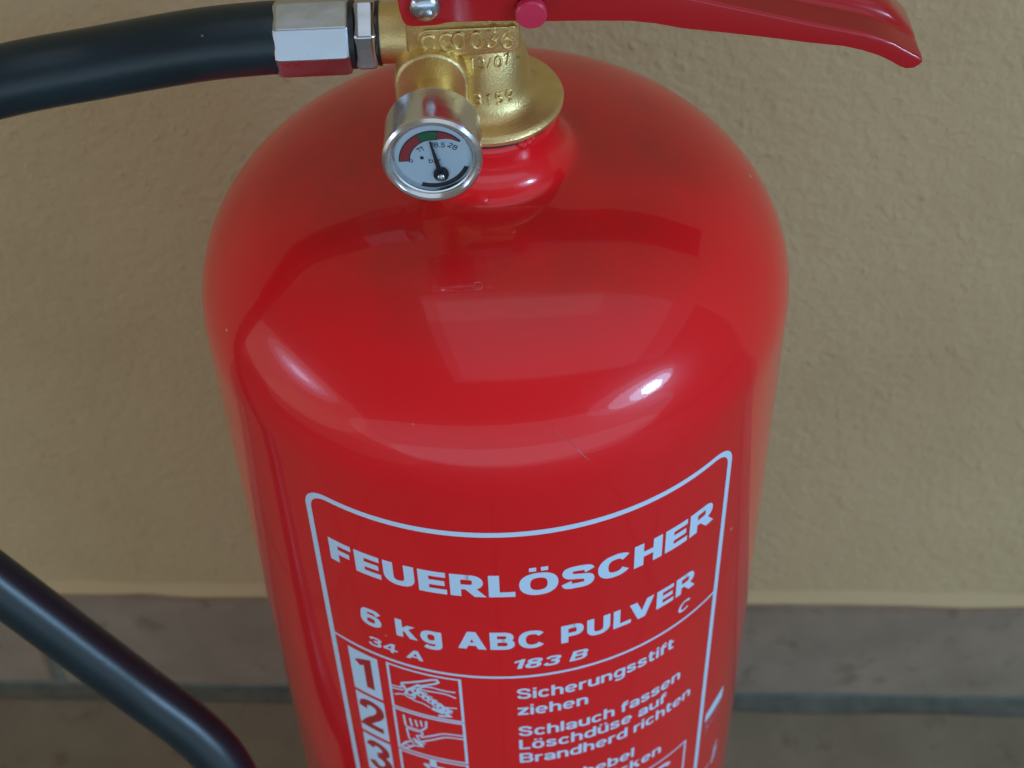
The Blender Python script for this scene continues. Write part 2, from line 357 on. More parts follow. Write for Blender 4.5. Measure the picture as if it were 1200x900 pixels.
# ---- brass valve body: flange + barrel + block + outlet + gauge boss (one casting)
mb = MB()
mb.add(lathe([(.010, .0678), (.0170, .0678), (.0177, .0683), (.0178, .0692), (.0174, .0699), (.0166, .0703), (.0140, .0706), (.0122, .0712), (.0112, .0722), (.0106, .0736), (.0102, .0752), (.0100, .0772), (.0098, .0795), (.0093, .0820), (.0086, .0845), (.0078, .0865), (.0070, .0885), (.0, .0890)], n=112))
valve = mb.obj('valve_body', BRASS, ext); P(valve)
bl = extrude([(-.0172, .0880), (-.0160, .0868), (-.006, .0862), (.0066, .0866), (.0078, .0880), (.0080, .0990), (.0070, .1040), (-.0160, .1040), (-.0172, .1030)], -.0083, .0083)
mesh_obj('valve_block', bl[0], bl[1], BRASS, valve, bevel=.0008, segs=3)
mb = MB(); pts = []
for cx, a0 in ((.0046, -90), (-.0122, 90)):
    for k in range(13):
        a = rad(a0+180*k/12); pts.append((cx+.0031*math.cos(a)*.85, .0912+.0031*math.sin(a)))
bl = extrude(pts, -.0092, -.0075); mesh_obj('raised_band', bl[0], bl[1], BRASS, valve, bevel=.0004)
mesh_obj('outlet_pipe', *lathe([(.0060, 0), (.0068, 0), (.0068, .008), (.0072, .0105), (.0079, .0125), (.0079, .018), (.006, .018)], (-.0285+.0, 0, .0877), (1, 0, 0), 64), BRASS, valve)
pts = [(-.0122+.0082*math.cos(rad(a)), .0812+.0084*math.sin(rad(a))) for a in range(0, 181, 10)] + [(-.0203, .072), (-.0198, .0700), (-.0046, .0700), (-.0041, .072)]
bl = extrude(pts, -.0116, .002); mesh_obj('gauge_boss', bl[0], bl[1], BRASS, valve, bevel=.0009, segs=3)

# ---- cast lettering as round beads
def arcp(cx, cy, rx, ry, a0, a1, n=14): return [(cx+rx*math.cos(rad(a0+(a1-a0)*k/n)), cy+ry*math.sin(rad(a0+(a1-a0)*k/n))) for k in range(n+1)]
BEAD = {'C': [arcp(0, 0, .42, .5, 45, 315)], 'E': [arcp(0, 0, .42, .5, 50, 310), [(-.4, 0), (.26, 0)]], '0': [arcp(0, 0, .33, .5, 0, 360, 20)],
        '3': [arcp(0, .24, .28, .26, 140, -80) + arcp(0, -.24, .32, .27, 80, -140)], '6': [arcp(0, -.2, .31, .3, 0, 360, 18), arcp(.25, -.2, .56, .72, 180, 105, 8)],
        '1': [[(-.15, .3), (.02, .5), (.02, -.5)]], '5': [[(.27, .5), (-.22, .5), (-.26, .06)] + arcp(-.02, -.18, .3, .3, 125, -130)], '9': [arcp(0, .2, .3, .3, 0, 360, 18), arcp(-.25, .2, .55, .72, 0, -75, 8)],
        '/': [[(-.22, -.5), (.22, .5)]], '7': [[(-.28, .5), (.28, .5), (-.06, -.5)]], '.': [arcp(0, .45, .06, .06, 0, 360, 8)]}
def beads(mb, ch, pos, h, r, tilt=0, wsc=1.0):
    for st in BEAD[ch]:
        path = [pos(p[0]*h*wsc, p[1]*h) for p in st]
        cl = (V(path[0])-V(path[-1])).length < h*.02
        if cl: path = path[:-1]
        mb.add(tube(path, r, 7, cl))
mb = MB()
for ch, x, dz in zip('CE0036', (-.0121, -.0082, -.0056, -.0017, .0014, .0050), (-.0001, .0001, .0002, .0002, .0003, .0000)):
    beads(mb, ch, lambda u, v, x=x, dz=dz: (x+u, -.0094, .0911+dz+v), .0040, .00042, wsc=.92)
beads(mb, '.', lambda u, v: (.0022+u*2, -.0092, .0921+v), .0042, .0004); beads(mb, '.', lambda u, v: (.0062+u*2, -.0092, .0921+v), .0042, .0004)
mb.obj('raised_lettering', BRASS, valve)
mb = MB()
def onbarrel(x, z, r): 
    return (r*math.sin(x/r), -r*math.cos(x/r), z)
for ch, x in zip('13/07', (-.0037, -.0018, .0002, .0022, .0044)):
    beads(mb, ch, lambda u, v, x=x: onbarrel(x+u+.0007, .0845+v, .0088-v*.36), .0022, .00026)
mb.obj('raised_lettering', BRASS, valve)
mb = MB()
for ch, x in zip('3159', (-.0032, -.0005, .0020, .0046)):
    beads(mb, ch, lambda u, v, x=x: onbarrel(x+u+.0008, .0758+v, .01045-v*.15), .0027, .00032)
mb.obj('raised_lettering', BRASS, valve)

# ---- hose coupling
part('coupling_nut', lathe([(.006, 0), (.0078, 0), (.0086, .0009), (.0086, .0042), (.0080, .0050), (.006, .005)], (-.0288, 0, .0877), (1, 0, 0), 6, phase=PI/6), CHROME, bevel=.0006, segs=3, angle=40)
part('seal_ring', lathe([(.004, 0), (.0076, 0), (.0076, .0012), (.004, .0012)], (-.0299, 0, .0877), (1, 0, 0), 48), BLACK)
part('ferrule', lathe([(.0082, 0), (.0087, .0003), (.0090, .0012), (.0090, .0155), (.0086, .0166), (.006, .0168)], (-.0464, 0, .0877), (1, 0, 0), 8, phase=0), CHROME, bevel=.0008, segs=3, angle=30)
part('seal_ring', lathe([(.004, 0), (.0072, 0), (.0072, .0007), (.004, .0007)], (-.0238, 0, .0877), (1, 0, 0), 48), BLACK)
# ---- hose
hp = [(-.0455, 0, .0877), (-.0500, 0, .0877), (-.0645, 0, .0866), (-.0869, 0, .0832), (-.1085, -.0035, .0818), (-.132, -.006, .0765), (-.160, -.009, .063), (-.190, -.006, .036), (-.205, -.003, .010), (-.203, -.004, -.012),
      (-0.1747, -0.0151, -0.0447), (-0.1595, -0.0194, -0.0651), (-0.1476, -0.0228, -0.0810), (-0.1357, -0.0262, -0.0969), (-0.1239, -0.0296, -0.1127), (-0.1137, -0.0325, -0.1263), (-0.1022, -0.0366, -0.1395), (-0.0940, -0.0409, -0.1516), (-0.0894, -0.0460, -0.1644), (-0.0874, -0.0530, -0.1790), (-0.0864, -0.0540, -0.2090), (-0.0864, -0.0540, -0.2490), (-0.0864, -0.0540, -0.2890)]
part('hose', tube(catmull(hp, 12), .0081, 40), RUBBER, angle=60)

# ---- handle bracket, rivet, pin, lever
br = [(-.0184, .1125), (-.0179, .1015), (-.01745, .0990), (-.0171, .0981), (-.0164, .0974), (-.0154, .0971), (-.0114, .0971), (-.0098, .0972), (-.0082, .0976), (-.0066, .0978), (.0070, .0973), (.0076, .1025), (.0080, .1125)]
mb = MB(); mb.add(extrude(br, -.0117, -.0103)); mb.add(extrude(br, .0103, .0117)); mb.add(box(-.0184, .0080, -.0117, .0117, .1128, .1141))
P(mb.obj('carrying_handle', RED2, ext, bevel=.0003))
part('rivet', lathe([(.0034, 0), (.0034, .0003), (.0031, .0010), (.0023, .0016), (.0012, .0019), (0, .0020)], (-.0123, -.01165, .1021), (0, -1, 0), 40), CHROME, angle=50)
part('safety_pin', lathe([(.0022, -.012), (.0022, 0), (.0034, 0), (.00345, .0004), (.0034, .0017), (.0030, .0021), (0, .0022)], (.0101, -.0122, .1002), (0.0, -1, .0), 40), PINK, angle=40)
tab = [(.0070, .1000, .1125, .0955), (.0135, .099, .1085, .0955), (.0240, 0, .1060, .0951), (.0320, 0, .1035, .0946), (.0376, 0, .1021, .0936), (.0432, 0, .1004, .0921), (.0530, 0, .0975, .0904), (.0622, 0, .0948, .0887), (.0712, 0, .0921, .0869), (.0793, 0, .0899, .0855), (.0835, 0, .0887, .0842),
       (.0874, 0, .0872, .0826), (.0905, 0, .0857, .0808), (.0925, 0, .0843, .0794), (.0941, 0, .0833, .0787), (.0958, 0, .0822, .0788), (.0969, 0, .0815, .0796), (.0974, 0, .0811, .0803)]
sec = []
for x, _, f, b in tab:
    k = max(0, min(1, (.0977-x)/.006)); lip = .0031*k**.75; th = min(.0014, (f-b)*.45)
    dx = 0          # the far side runs on a little further at the tip
    sec.append([V((x, -.0095, b)), V((x, -.0096, f-.0008)), V((x, -.0094, f-.0002)), V((x, -.0089, f)), V((x, -.0030, f)), V((x, -.0018, f+lip*.12)), V((x+dx*.6, -.0011, f+lip*.5)), V((x+dx*.8, -.0003, f+lip*.88)), V((x+dx, .0008, f+lip)), V((x+dx, .0078, f+lip)), V((x+dx, .0086, f+lip-.0006*k)), V((x, .0088, b)),
                V((x, .0074, b)), V((x, .0074, f-th)), V((x, -.0082, f-th)), V((x, -.0082, b))])
m_ = len(sec[0]); vv = [p for s in sec for p in s]; ff = [tuple(range(m_)), tuple(len(vv)-1-q for q in range(m_))]
for i in range(len(sec)-1):
    for q in range(m_): ff.append((i*m_+q, i*m_+(q+1) % m_, (i+1)*m_+(q+1) % m_, (i+1)*m_+q))
lever = part('lever', (vv, ff), RED2, angle=50)
lever.data.update()

# ---- pressure gauge
gc = V((-.0122, -.0368, .0809)); ga = V((-.02, -.997, .07)).normalized()
gx, gy, gn = frame(ga)
gx = -gx if gx.x < 0 else gx; gy = gn.cross(gx) if gn.cross(gx).z > 0 else -gn.cross(gx)
gauge = part('pressure_gauge', lathe([(.004, -.0122), (.0098, -.0122), (.0104, -.0117), (.0105, -.0110), (.0105, -.0008), (.0098, -.0008), (.0098, -.0022), (0, -.0022)], gc, ga, 96), STEEL)
mesh_obj('stem', *lathe([(.0042, 0), (.0042, .012)], gc - gn*.0264, ga, 32), BRASS, gauge)
mesh_obj('bezel', *lathe([(.01045, -.0009), (.0107, -.0005), (.0106, .0002), (.0100, .0008), (.0094, .0008), (.0089, .0003), (.0087, -.0003), (.0084, -.0004), (.0081, -.0010), (.0080, -.0021), (.0100, -.0021), (.01045, -.0009)], gc, ga, 112, caps=False), STEEL, gauge)
def gp(u, v, h): return gc + gx*u + gy*v + gn*h
def flat(polys, h, name, mat, parent, step=0):
    vv, ff = [], []
    for q, p in enumerate(polys):
        o = len(vv); vv += [gp(u, v, h) for u, v in p]; ff.append(tuple(range(o, o+len(p))))
    return mesh_obj(name, vv, ff, mat, parent, smooth=False)
dial = flat([[(.0082*math.cos(2*PI*k/72), .0082*math.sin(2*PI*k/72)) for k in range(72)]], -.0018, 'dial', DIAL, gauge)
def band(a0, a1, r0, r1, c=(.0003, -.0013), n=20, taper=0):
    o = []; i_ = []
    for k in range(n+1):
        t = k/n; a = rad(a0+(a1-a0)*t); ri = r0+(r1-r0)*taper*t
        o.append((c[0]+r1*math.cos(a), c[1]+r1*math.sin(a))); i_.append((c[0]+ri*math.cos(a), c[1]+ri*math.sin(a)))
    return o + i_[::-1]
def strips(poly):  # quads of a band polygon so that it fills cleanly
    n = len(poly)//2; return [[poly[k], poly[k+1], poly[2*n-2-k], poly[2*n-1-k]] for k in range(n-1)]
flat(strips(band(181, 82, .00515, .00755)) + strips(band(82, 39, .00515, .00755, taper=.8)), -.00172, 'scale_band', DBLACK, gauge)
flat(strips(band(179, 118.5, .00538, .00732)), -.00166, 'red_zone', DRED, gauge)
flat(strips(band(117.5, 82.5, .00538, .00732)), -.00166, 'green_zone', DGREEN, gauge)
flat(strips(band(81.5, 44, .00538, .00732, taper=.75)), -.00166, 'red_zone', DRED, gauge)
flat(strips(band(250, 336, .0073, .0081, c=(0, 0))), -.00172, 'maker_band', DBLACK, gauge)
flat([[(-.0023+.00042*math.cos(2*PI*k/20), -.0006+.00042*math.sin(2*PI*k/20)) for k in range(20)]], -.00172, 'dial_mark', DBLACK, gauge)
_numerals = [('0', -.0048, -.0012, .0012, 62), ('11', -.0026, .0016, .0012, 22), ('18.5', .0012, .0026, .0012, -4), ('28', .0044, .0021, .0012, -32), ('bar', .0004, -.0014, .0011, 0)]
hub = (.0016, -.0047); tip = (-.0003, .0040)
d = (V((*tip, 0))-V((*hub, 0))).normalized(); s = V((-d.y, d.x, 0))
nd = [V((*hub, 0))-d*.0012+s*.0007, V((*hub, 0))-d*.0012-s*.0007, V((*hub, 0))+d*.002-s*.0005, V((*tip, 0))-s*.00017, V((*tip, 0))+s*.00017, V((*hub, 0))+d*.002+s*.0005]
nv = [gp(p.x, p.y, -.0010) for p in nd] + [gp(p.x, p.y, -.0008) for p in nd]
nf = [tuple(range(6)), tuple(range(11, 5, -1))] + [(k, (k+1) % 6, 6+(k+1) % 6, 6+k) for k in range(6)]
needle = mesh_obj('needle', nv, nf, DBLACK, gauge, smooth=False)
mesh_obj('hub', *lathe([(.00165, 0), (.00165, .0006), (.0014, .0008), (0, .0008)], gp(*hub, -.0016), ga, 32), DBLACK, gauge)
mesh_obj('pivot', *lathe([(.0008, 0), (.0008, .0009), (.0006, .0011), (0, .0012)], gp(*hub, -.0009), ga, 24), CHROME, gauge)
mesh_obj('glass', [gc - gn*.0004 + gx*(.0084*math.cos(2*PI*k/72)) + gy*(.0084*math.sin(2*PI*k/72)) for k in range(72)], [tuple(range(72)) if gx.cross(gy).dot(gn) > 0 else tuple(range(71, -1, -1))], GLASS, gauge, smooth=False, recalc=False)

def _late_numerals():
    vv, ff = [], []
    for t, cx, cy, h, rot in _numerals:
        L_, X0, W = line2d(t, .14, .13, .16, .3); cr_, sr_ = math.cos(rad(rot)), math.sin(rad(rot))
        for q, pts, fs in L_:
            o = len(vv)
            for p in pts:
                a, b = (p[0]-(X0+W)/2)*h*.9, (p[1]-.5)*h; vv.append(gp(cx+a*cr_-b*sr_, cy+a*sr_+b*cr_, -.00170+q*.000004))
            ff.extend(tuple(i+o for i in f) for f in fs)
    mesh_obj('numerals', vv, ff, DBLACK, gauge, smooth=False)

# ------------------------------------------------------------------ printed lettering (flat print, wrapped on the tank)
def pen_stroke(pts, ws, wb, closed=False):
    """ribbon drawn with a broad elliptical pen: upright strokes ws wide, level strokes wb wide"""
    P_ = [V((p[0], p[1])) for p in pts]; n = len(P_); vs_ = []; fs = []
    for i in range(n):
        a = P_[i-1] if (i > 0 or closed) else P_[i]; b = P_[(i+1) % n] if (i < n-1 or closed) else P_[i]
        t = (b-a).normalized(); nx, ny = -t.y, t.x; A, B = ws/2, wb/2; k = math.sqrt((A*nx)**2+(B*ny)**2)
        d = V((nx, ny))*k
        vs_ += [tuple(P_[i]+d), tuple(P_[i]-d)]
    for i in range(n if closed else n-1):
        j = (i+1) % n; fs.append((2*i, 2*i+1, 2*j+1, 2*j))
    return vs_, fs
def ell(cx, cy, rx, ry, a0=0, a1=360, n=28):
    full = abs(a1-a0) >= 360; m_ = n if full else n+1
    return [(cx+rx*math.copysign(abs(math.cos(rad(a0+(a1-a0)*k/n)))**.86, math.cos(rad(a0+(a1-a0)*k/n))), cy+ry*math.copysign(abs(math.sin(rad(a0+(a1-a0)*k/n)))**.86, math.sin(rad(a0+(a1-a0)*k/n)))) for k in range(m_)]
def letter(ch, ws, wb):
    """(list of (verts, faces), width), cap height 1"""
    s, b, X = ws/2, wb/2, .74; o = []
    R_ = lambda x0, y0, x1, y1: o.append(([(x0, y0), (x1, y0), (x1, y1), (x0, y1)], [(0, 1, 2, 3)]))
    Q_ = lambda *p: o.append((list(p), [tuple(range(len(p)))]))
    S_ = lambda pts, closed=False: o.append(pen_stroke(pts, ws, wb, closed))
    cm = lambda pts: [(p.x, p.y) for p in catmull([(x, y, 0) for x, y in pts], 7)]
    dots = lambda w, y0, y1: (R_(w/2-.28, y0, w/2-.07, y1), R_(w/2+.07, y0, w/2+.28, y1))
    if ch == 'E': w = .84; R_(0, 0, ws, 1); R_(ws*.5, 1-wb, w, 1); R_(ws*.5, .5-b, w*.95, .5+b); R_(ws*.5, 0, w*1.02, wb)
    elif ch == 'F': w = .80; R_(0, 0, ws, 1); R_(ws*.5, 1-wb, w, 1); R_(ws*.5, .48-b, w*.90, .48+b)
    elif ch == 'L': w = .78; R_(0, 0, ws, 1); R_(ws*.5, 0, w, wb)
    elif ch == 'H': w = .98; R_(0, 0, ws, 1); R_(w-ws, 0, w, 1); R_(ws*.5, .5-b, w-ws*.5, .5+b)
    elif ch == 'U': w = .98; S_([(s, 1), (s, .7)] + ell(w/2, .42, w/2-s, .42-b, 180, 360) + [(w-s, .7), (w-s, 1)])
    elif ch in 'OÖ':
        w = 1.16; S_(ell(w/2, .5, w/2-s, .51-b), True)
        if ch == 'Ö': dots(w, 1.09, 1.26)
    elif ch == 'C': w = 1.06; S_(ell(.56, .5, .56-s, .51-b, 36, 324))
    elif ch == 'S': w = .98; S_(cm([(.84, .69), (.76, .83), (.52, 1-b), (.24, .88), (s, .73), (.26, .58), (.52, .51), (.76, .43), (w-s, .27), (.74, .12), (.48, b), (.20, .15), (.12, .31)]))
    elif ch in 'PRBD':
        w = {'P': .92, 'R': 1.02, 'B': .98, 'D': 1.04}[ch]; R_(0, 0, ws, 1); mid = .44 if ch in 'PR' else .52
        if ch == 'D': S_([(ws*.5, 1-b), (.45, 1-b)] + ell(.45, .5, w-s-.45, .5-b, 90, -90) + [(ws*.5, b)])
        else:
            wr = w-s-(.04 if ch in 'RB' else 0); c_ = .55; S_([(ws*.5, 1-b), (c_, 1-b)] + ell(c_, (1-b+mid)/2, wr-c_, (1-b-mid)/2, 90, -90, 18) + [(ws*.5, mid)])
            if ch == 'B': S_([(ws*.5, mid), (c_, mid)] + ell(c_, (mid+b)/2, w-s-c_, (mid-b)/2, 90, -90, 18) + [(ws*.5, b)])
            if ch == 'R': Q_((.36, mid), (.68, mid+b*.6), (w+.05, 0), (w-.30, 0))
    elif ch in 'AV':
        w = 1.14; f = (lambda y: y) if ch == 'A' else (lambda y: 1-y); k = ws*1.16
        Q_((0, f(0)), (k, f(0)), (w/2+k*.5, f(1)), (w/2-k*.5, f(1))); Q_((w-k, f(0)), (w, f(0)), (w/2+k*.5, f(1)), (w/2-k*.5, f(1)))
        if ch == 'A': R_(.27, .20, w-.27, .20+wb*.9)
    elif ch == '1': w = .56; Q_((w-ws, 0), (w, 0), (w, 1), (w-ws*.75, 1), (w-ws, .92)); Q_((0, .60), (w-ws, .72), (w-ws, .92), (0, .80))
    elif ch == '3': w = .92; S_(cm([(.10, .74), (.24, .88), (.46, 1-b), (.70, .86), (.77, .73), (.66, .58), (.38, .53)])); S_(cm([(.38, .53), (.70, .47), (w-s, .28), (.72, .13), (.46, b), (.22, .13), (.10, .28)]))
    elif ch == '4': w = .96; R_(.50, 0, .50+ws, 1); R_(0, .22, w, .22+wb); Q_((0, .22), (0, .42), (.50, 1), (.62, 1), (.52, .80), (.24, .40))
    elif ch == '6': w = .94; S_(ell(w/2, .33, w/2-s, .34-b), True); S_(cm([(.84, .74), (.72, .87), (.50, 1-b), (.24, .84), (s+.01, .56), (s, .33)]))
    elif ch == '0': w = .74; S_(ell(w/2, .5, w/2-s, .5-b), True)
    elif ch == '2': w = .84; S_(cm([(.10, .70), (.20, .87), (.44, 1-b), (.70, .86), (.74, .68), (.52, .42), (.12, b)])); R_(0, 0, w, wb)
    elif ch == '5': w = .84; R_(.14, 1-wb, w*.92, 1); R_(.12, .48, .12+ws*.8, 1); S_(cm([(.18, .52), (.44, .62), (.70, .52), (w-s, .33), (.68, .12), (.42, b), (.18, .12), (.08, .26)]))
    elif ch == '.': w = ws; R_(0, 0, ws, wb)
    elif ch == '8': w = .92; S_(ell(w/2, .74, w/2-s-.03, .26-b), True); S_(ell(w/2, .29, w/2-s, .30-b), True)
    elif ch in 'il': w = ws; R_(0, 0, ws, 1 if ch == 'l' else X); (R_(0, .84, ws, 1) if ch == 'i' else None)
    elif ch in 'nhru':
        if ch == 'r': w = .54; R_(0, 0, ws, X); S_([(s, X-.30)] + ell(.50, X-.32, .50-s, .32-b, 175, 84, 10) + [(w, X-b)])
        elif ch == 'u': w = .84; R_(w-ws, 0, w, X); S_([(s, X), (s, .34)] + ell(w/2, .32, w/2-s, .32-b, 182, 330, 16))
        else: w = .84; R_(0, 0, ws, 1 if ch == 'h' else X); S_(ell(w/2, X-.32, w/2-s, .32-b, 150, -2, 16) + [(w-s, .2), (w-s, 0)])
    elif ch == 'ü': l_, w = letter('u', ws, wb); o += l_; dots(w, .85, 1.0)
    elif ch in 'oö':
        w = .88; S_(ell(w/2, X/2, w/2-s, X/2-b+.01), True)
        if ch == 'ö': dots(w, .85, 1.0)
    elif ch == 'c': w = .80; S_(ell(.43, X/2, .43-s, X/2-b+.01, 36, 324))
    elif ch == 'e': w = .86; S_(ell(w/2, X/2, w/2-s, X/2-b+.01, -4, 318)); R_(s, X/2-b*.8, w-s*.7, X/2+b*.8)
    elif ch in 'dbg':
        w = .88; S_(ell(w/2, X/2, w/2-s, X/2-b+.01), True); x = 0 if ch == 'b' else w-ws
        R_(x, 0, x+ws, X if ch == 'g' else 1)
        if ch == 'g': S_([(w-s, .1), (w-s, -.04)] + ell(w/2, -.05, w/2-s, .19, 0, -150, 14))
    elif ch == 'a': w = .82; S_(cm([(.10, .50), (.18, .62), (.40, X-b), (.62, .60), (w-s, .46), (w-s, .2), (w-s, 0)])); S_(ell(.40, .21, .40-s, .21-b+.01), True)
    elif ch == 's': w = .76; S_(cm([(.66, .53), (.56, .63), (.38, X-b), (.20, .65), (s, .55), (.22, .43), (.40, .37), (.58, .31), (w-s, .21), (.56, .10), (.36, b), (.16, .11), (.09, .23)]))
    elif ch == 't': w = .54; S_([(.13+s*.6, .95), (.13+s*.6, .3)] + cm([(.13+s*.6, .26), (.13+s, .12), (.40, b), (w, b)])); R_(0, X-wb, w, X)
    elif ch == 'f': w = .54; S_([(.11+s*.6, 0), (.11+s*.6, .6)] + cm([(.11+s*.6, .72), (.13+s, .87), (.38, 1-b), (w, 1-b)])); R_(0, X-wb, w, X)
    elif ch == 'z': w = .76; R_(0, X-wb, w, X); R_(0, 0, w, wb); Q_((0, wb*.9), (.34, wb*.9), (w, X-wb*.9), (w-.34, X-wb*.9))
    elif ch == 'k': w = .90; R_(0, 0, ws, 1); Q_((ws*.6, .24), (ws*.6, .46), (.52, X), (.84, X)); Q_((.32, .42), (.54, .52), (w+.02, 0), (w-.32, 0))
    else: raise KeyError(ch)
    return o, w
def line2d(text, ws, wb, gap=.085, space=.36):
    x = 0; layers = []; q = 0
    for n_, ch in enumerate(text):
        if ch == ' ': x += space; continue
        o, w = letter(ch, ws, wb)
        for k, (v, f) in enumerate(o): layers.append((k, [(p[0]+x, p[1]) for p in v], f))
        x += w+gap-(.22 if text[n_:n_+2] == 'LV' else 0)
    return layers, 0, x-gap
def wrapped(name, layers, mat, h0=.00006, parent=None, rr=None):
    """layers: list of (level, [(s,z)...], faces); s is arc length from the front"""
    bm = bmesh.new()
    for lev, pts, fs in layers:
        vs_ = [bm.verts.new((p[0], -lev*.000008, p[1])) for p in pts]
        for f in fs:
            try: bm.faces.new([vs_[i] for i in f])
            except ValueError: pass
    xs = [v.co.x for v in bm.verts]; a, b = min(xs), max(xs); n = int((b-a)/.0015)
    for k in range(1, n+1):
        g = list(bm.verts)+list(bm.edges)+list(bm.faces)
        bmesh.ops.bisect_plane(bm, geom=g, plane_co=(a+(b-a)*k/(n+1), 0, 0), plane_no=(1, 0, 0), dist=1e-7)
    for v in bm.verts:
        th = v.co.x/R; r = R+h0-v.co.y; z = v.co.z
        v.co = (r*math.sin(th), -r*math.cos(th), z)
    for f in bm.faces:
        f.normal_update(); c = f.calc_center_median()
        if f.normal.x*c.x+f.normal.y*c.y < 0: f.normal_flip()
        f.smooth = True
    me = bpy.data.meshes.new(name); bm.to_mesh(me); bm.free(); me.materials.append(mat)
    o = bpy.data.objects.new(name, me); C.collection.objects.link(o); o.parent = parent or ext
    if parent is None: P(o)
    else: o.matrix_parent_inverse = Matrix()
    return o
mm = .001
def text(name, t, s0, s1, z, cap, ws=.25, wb=.17, gap=.11, space=.42, shear=0, mat=None, h0=.00006):
    L_, X0, W = line2d(t, ws, wb, gap, space); sc = (s1-s0)*mm/(W-X0)
    out = [(q, [(s0*mm+(p[0]-X0)*sc+shear*p[1]*cap*mm, z*mm+p[1]*cap*mm) for p in pts], f) for q, pts, f in L_]
    return wrapped(name, out, mat or PRINT, h0)
def stroke(pts, w, n=1, closed=False):
    """2-D ribbon of width w along pts, mitred"""
    P_ = [V((p[0], p[1])) for p in pts]; L_ = len(P_); vs_ = []; fs = []
    for i in range(L_):
        a = P_[i-1] if (i > 0 or closed) else P_[i]; b = P_[(i+1) % L_] if (i < L_-1 or closed) else P_[i]
        d0 = (P_[i]-a).normalized() if (P_[i]-a).length > 1e-9 else (b-P_[i]).normalized(); d1 = (b-P_[i]).normalized() if (b-P_[i]).length > 1e-9 else d0
        t = (d0+d1).normalized() if (d0+d1).length > 1e-6 else d0; nn = V((-t.y, t.x)); k = min(2.2, 1/max(.35, nn.dot(V((-d0.y, d0.x)))))
        ww = w(i/(L_-1)) if callable(w) else w
        vs_ += [tuple(P_[i]+nn*ww/2*k), tuple(P_[i]-nn*ww/2*k)]
    for i in range(L_ if closed else L_-1):
        j = (i+1) % L_; fs.append((2*i, 2*i+1, 2*j+1, 2*j))
    return [(x*mm, y*mm) for x, y in vs_], fs
def sm(pts, n=6): return [(p.x, p.y) for p in catmull([(a, b, 0) for a, b in pts], n)]
_late_numerals()
# border
L0, L1 = -51.7, 62.2; rc = 6.5; T = 0
fr = [(L0, -215)] + [(L0, -200+k*20) for k in range(9)] + [(L0+rc-rc*math.cos(rad(a)), T-rc+rc*math.sin(rad(a))) for a in range(0, 91, 10)] + [(L0+rc+(L1-L0-2*rc)*k/40, T) for k in range(1, 40)] + [(L1-rc+rc*math.sin(rad(a)), T-rc+rc*math.cos(rad(a))) for a in range(0, 91, 10)] + [(L1, -200+k*20) for k in range(8, -1, -1)] + [(L1, -215)]
v2, f2 = stroke(fr, 1.75); dv, df = stroke([(L0+.8+(L1-L0-1.6)*k/60, -60.6) for k in range(61)], .95)
wrapped('label_frame', [(0, v2, f2), (0, dv, df)], PRINT)
text('printed_title', 'FEUERLÖSCHER', -47.0, 57.0, -24.7, 8.8, ws=.32, wb=.225, gap=.12)
text('printed_line', '6 kg ABC PULVER', -40.4, 52.0, -47.6, 7.6, ws=.29, wb=.205, gap=.15, space=.50)
text('printed_line', '34 A', -39.4, -23.6, -56.9, 4.2, ws=.24, wb=.17, shear=.14, gap=.14, space=.46)
text('printed_line', '183 B', -.4, 19.0, -56.7, 4.3, ws=.27, wb=.19, shear=.25, gap=.14, space=.5)
text('printed_line', 'C', 46.6, 50.6, -56.4, 4.3, ws=.24, wb=.17, shear=.22)
for t, s1, z in (('Sicherungsstift', 46.2, -71.3), ('ziehen', 19.8, -79.3), ('Schlauch fassen', 49.9, -90.2), ('Löschdüse auf', 45.0, -97.2), ('Brandherd richten', 55.0, -104.4), ('Druckhebel', 34.7, -117.6), ('niederdrücken', 44.6, -124.8)):
    text('printed_line', t, .6, s1, z, 5.0, ws=.24, wb=.165, gap=.12, space=.42)
# number plates
for dgt, za, zb in (('1', -63.3, -83.6), ('2', -85.1, -105.6), ('3', -107.2, -127.6), ('4', -129.2, -149.4)):
    wrapped('number_plate', [(0, [(-46.8*mm, za*mm), (-46.8*mm, zb*mm), (-37.5*mm, zb*mm), (-37.5*mm, za*mm)], [(0, 1, 2, 3)])], PRINT)
    c = (za+zb)/2
    D = {'1': [[(-44.3, c+4.2), (-43.0, c+5.2), (-41.0, c+6.2), (-41.0, c-6.6)]],
         '2': [sm([(-44.9, c+3.2), (-44.4, c+5.8), (-42.2, c+6.9), (-39.8, c+5.8), (-39.3, c+3.2), (-40.4, c+.6), (-43.2, c-2.8), (-44.9, c-5.7)]) + [(-39.0, c-5.9)]],
         '3': [sm([(-44.9, c+4.2), (-43.8, c+6.4), (-41.8, c+6.7), (-39.8, c+5.2), (-39.8, c+2.6), (-42.2, c+.6)]), sm([(-42.4, c+.6), (-39.8, c-1), (-39.2, c-3.8), (-41.0, c-6.4), (-43.4, c-6.4), (-45.0, c-4)])],
         '4': [[(-40.6, c-6.8), (-40.6, c+6.5), (-45.3, c-3.2), (-38.6, c-3.2)]]}[dgt]
    wrapped('printed_digit', [(q, *stroke(p, 2.5)) for q, p in enumerate(D)], PRINTRED, h0=.00013)
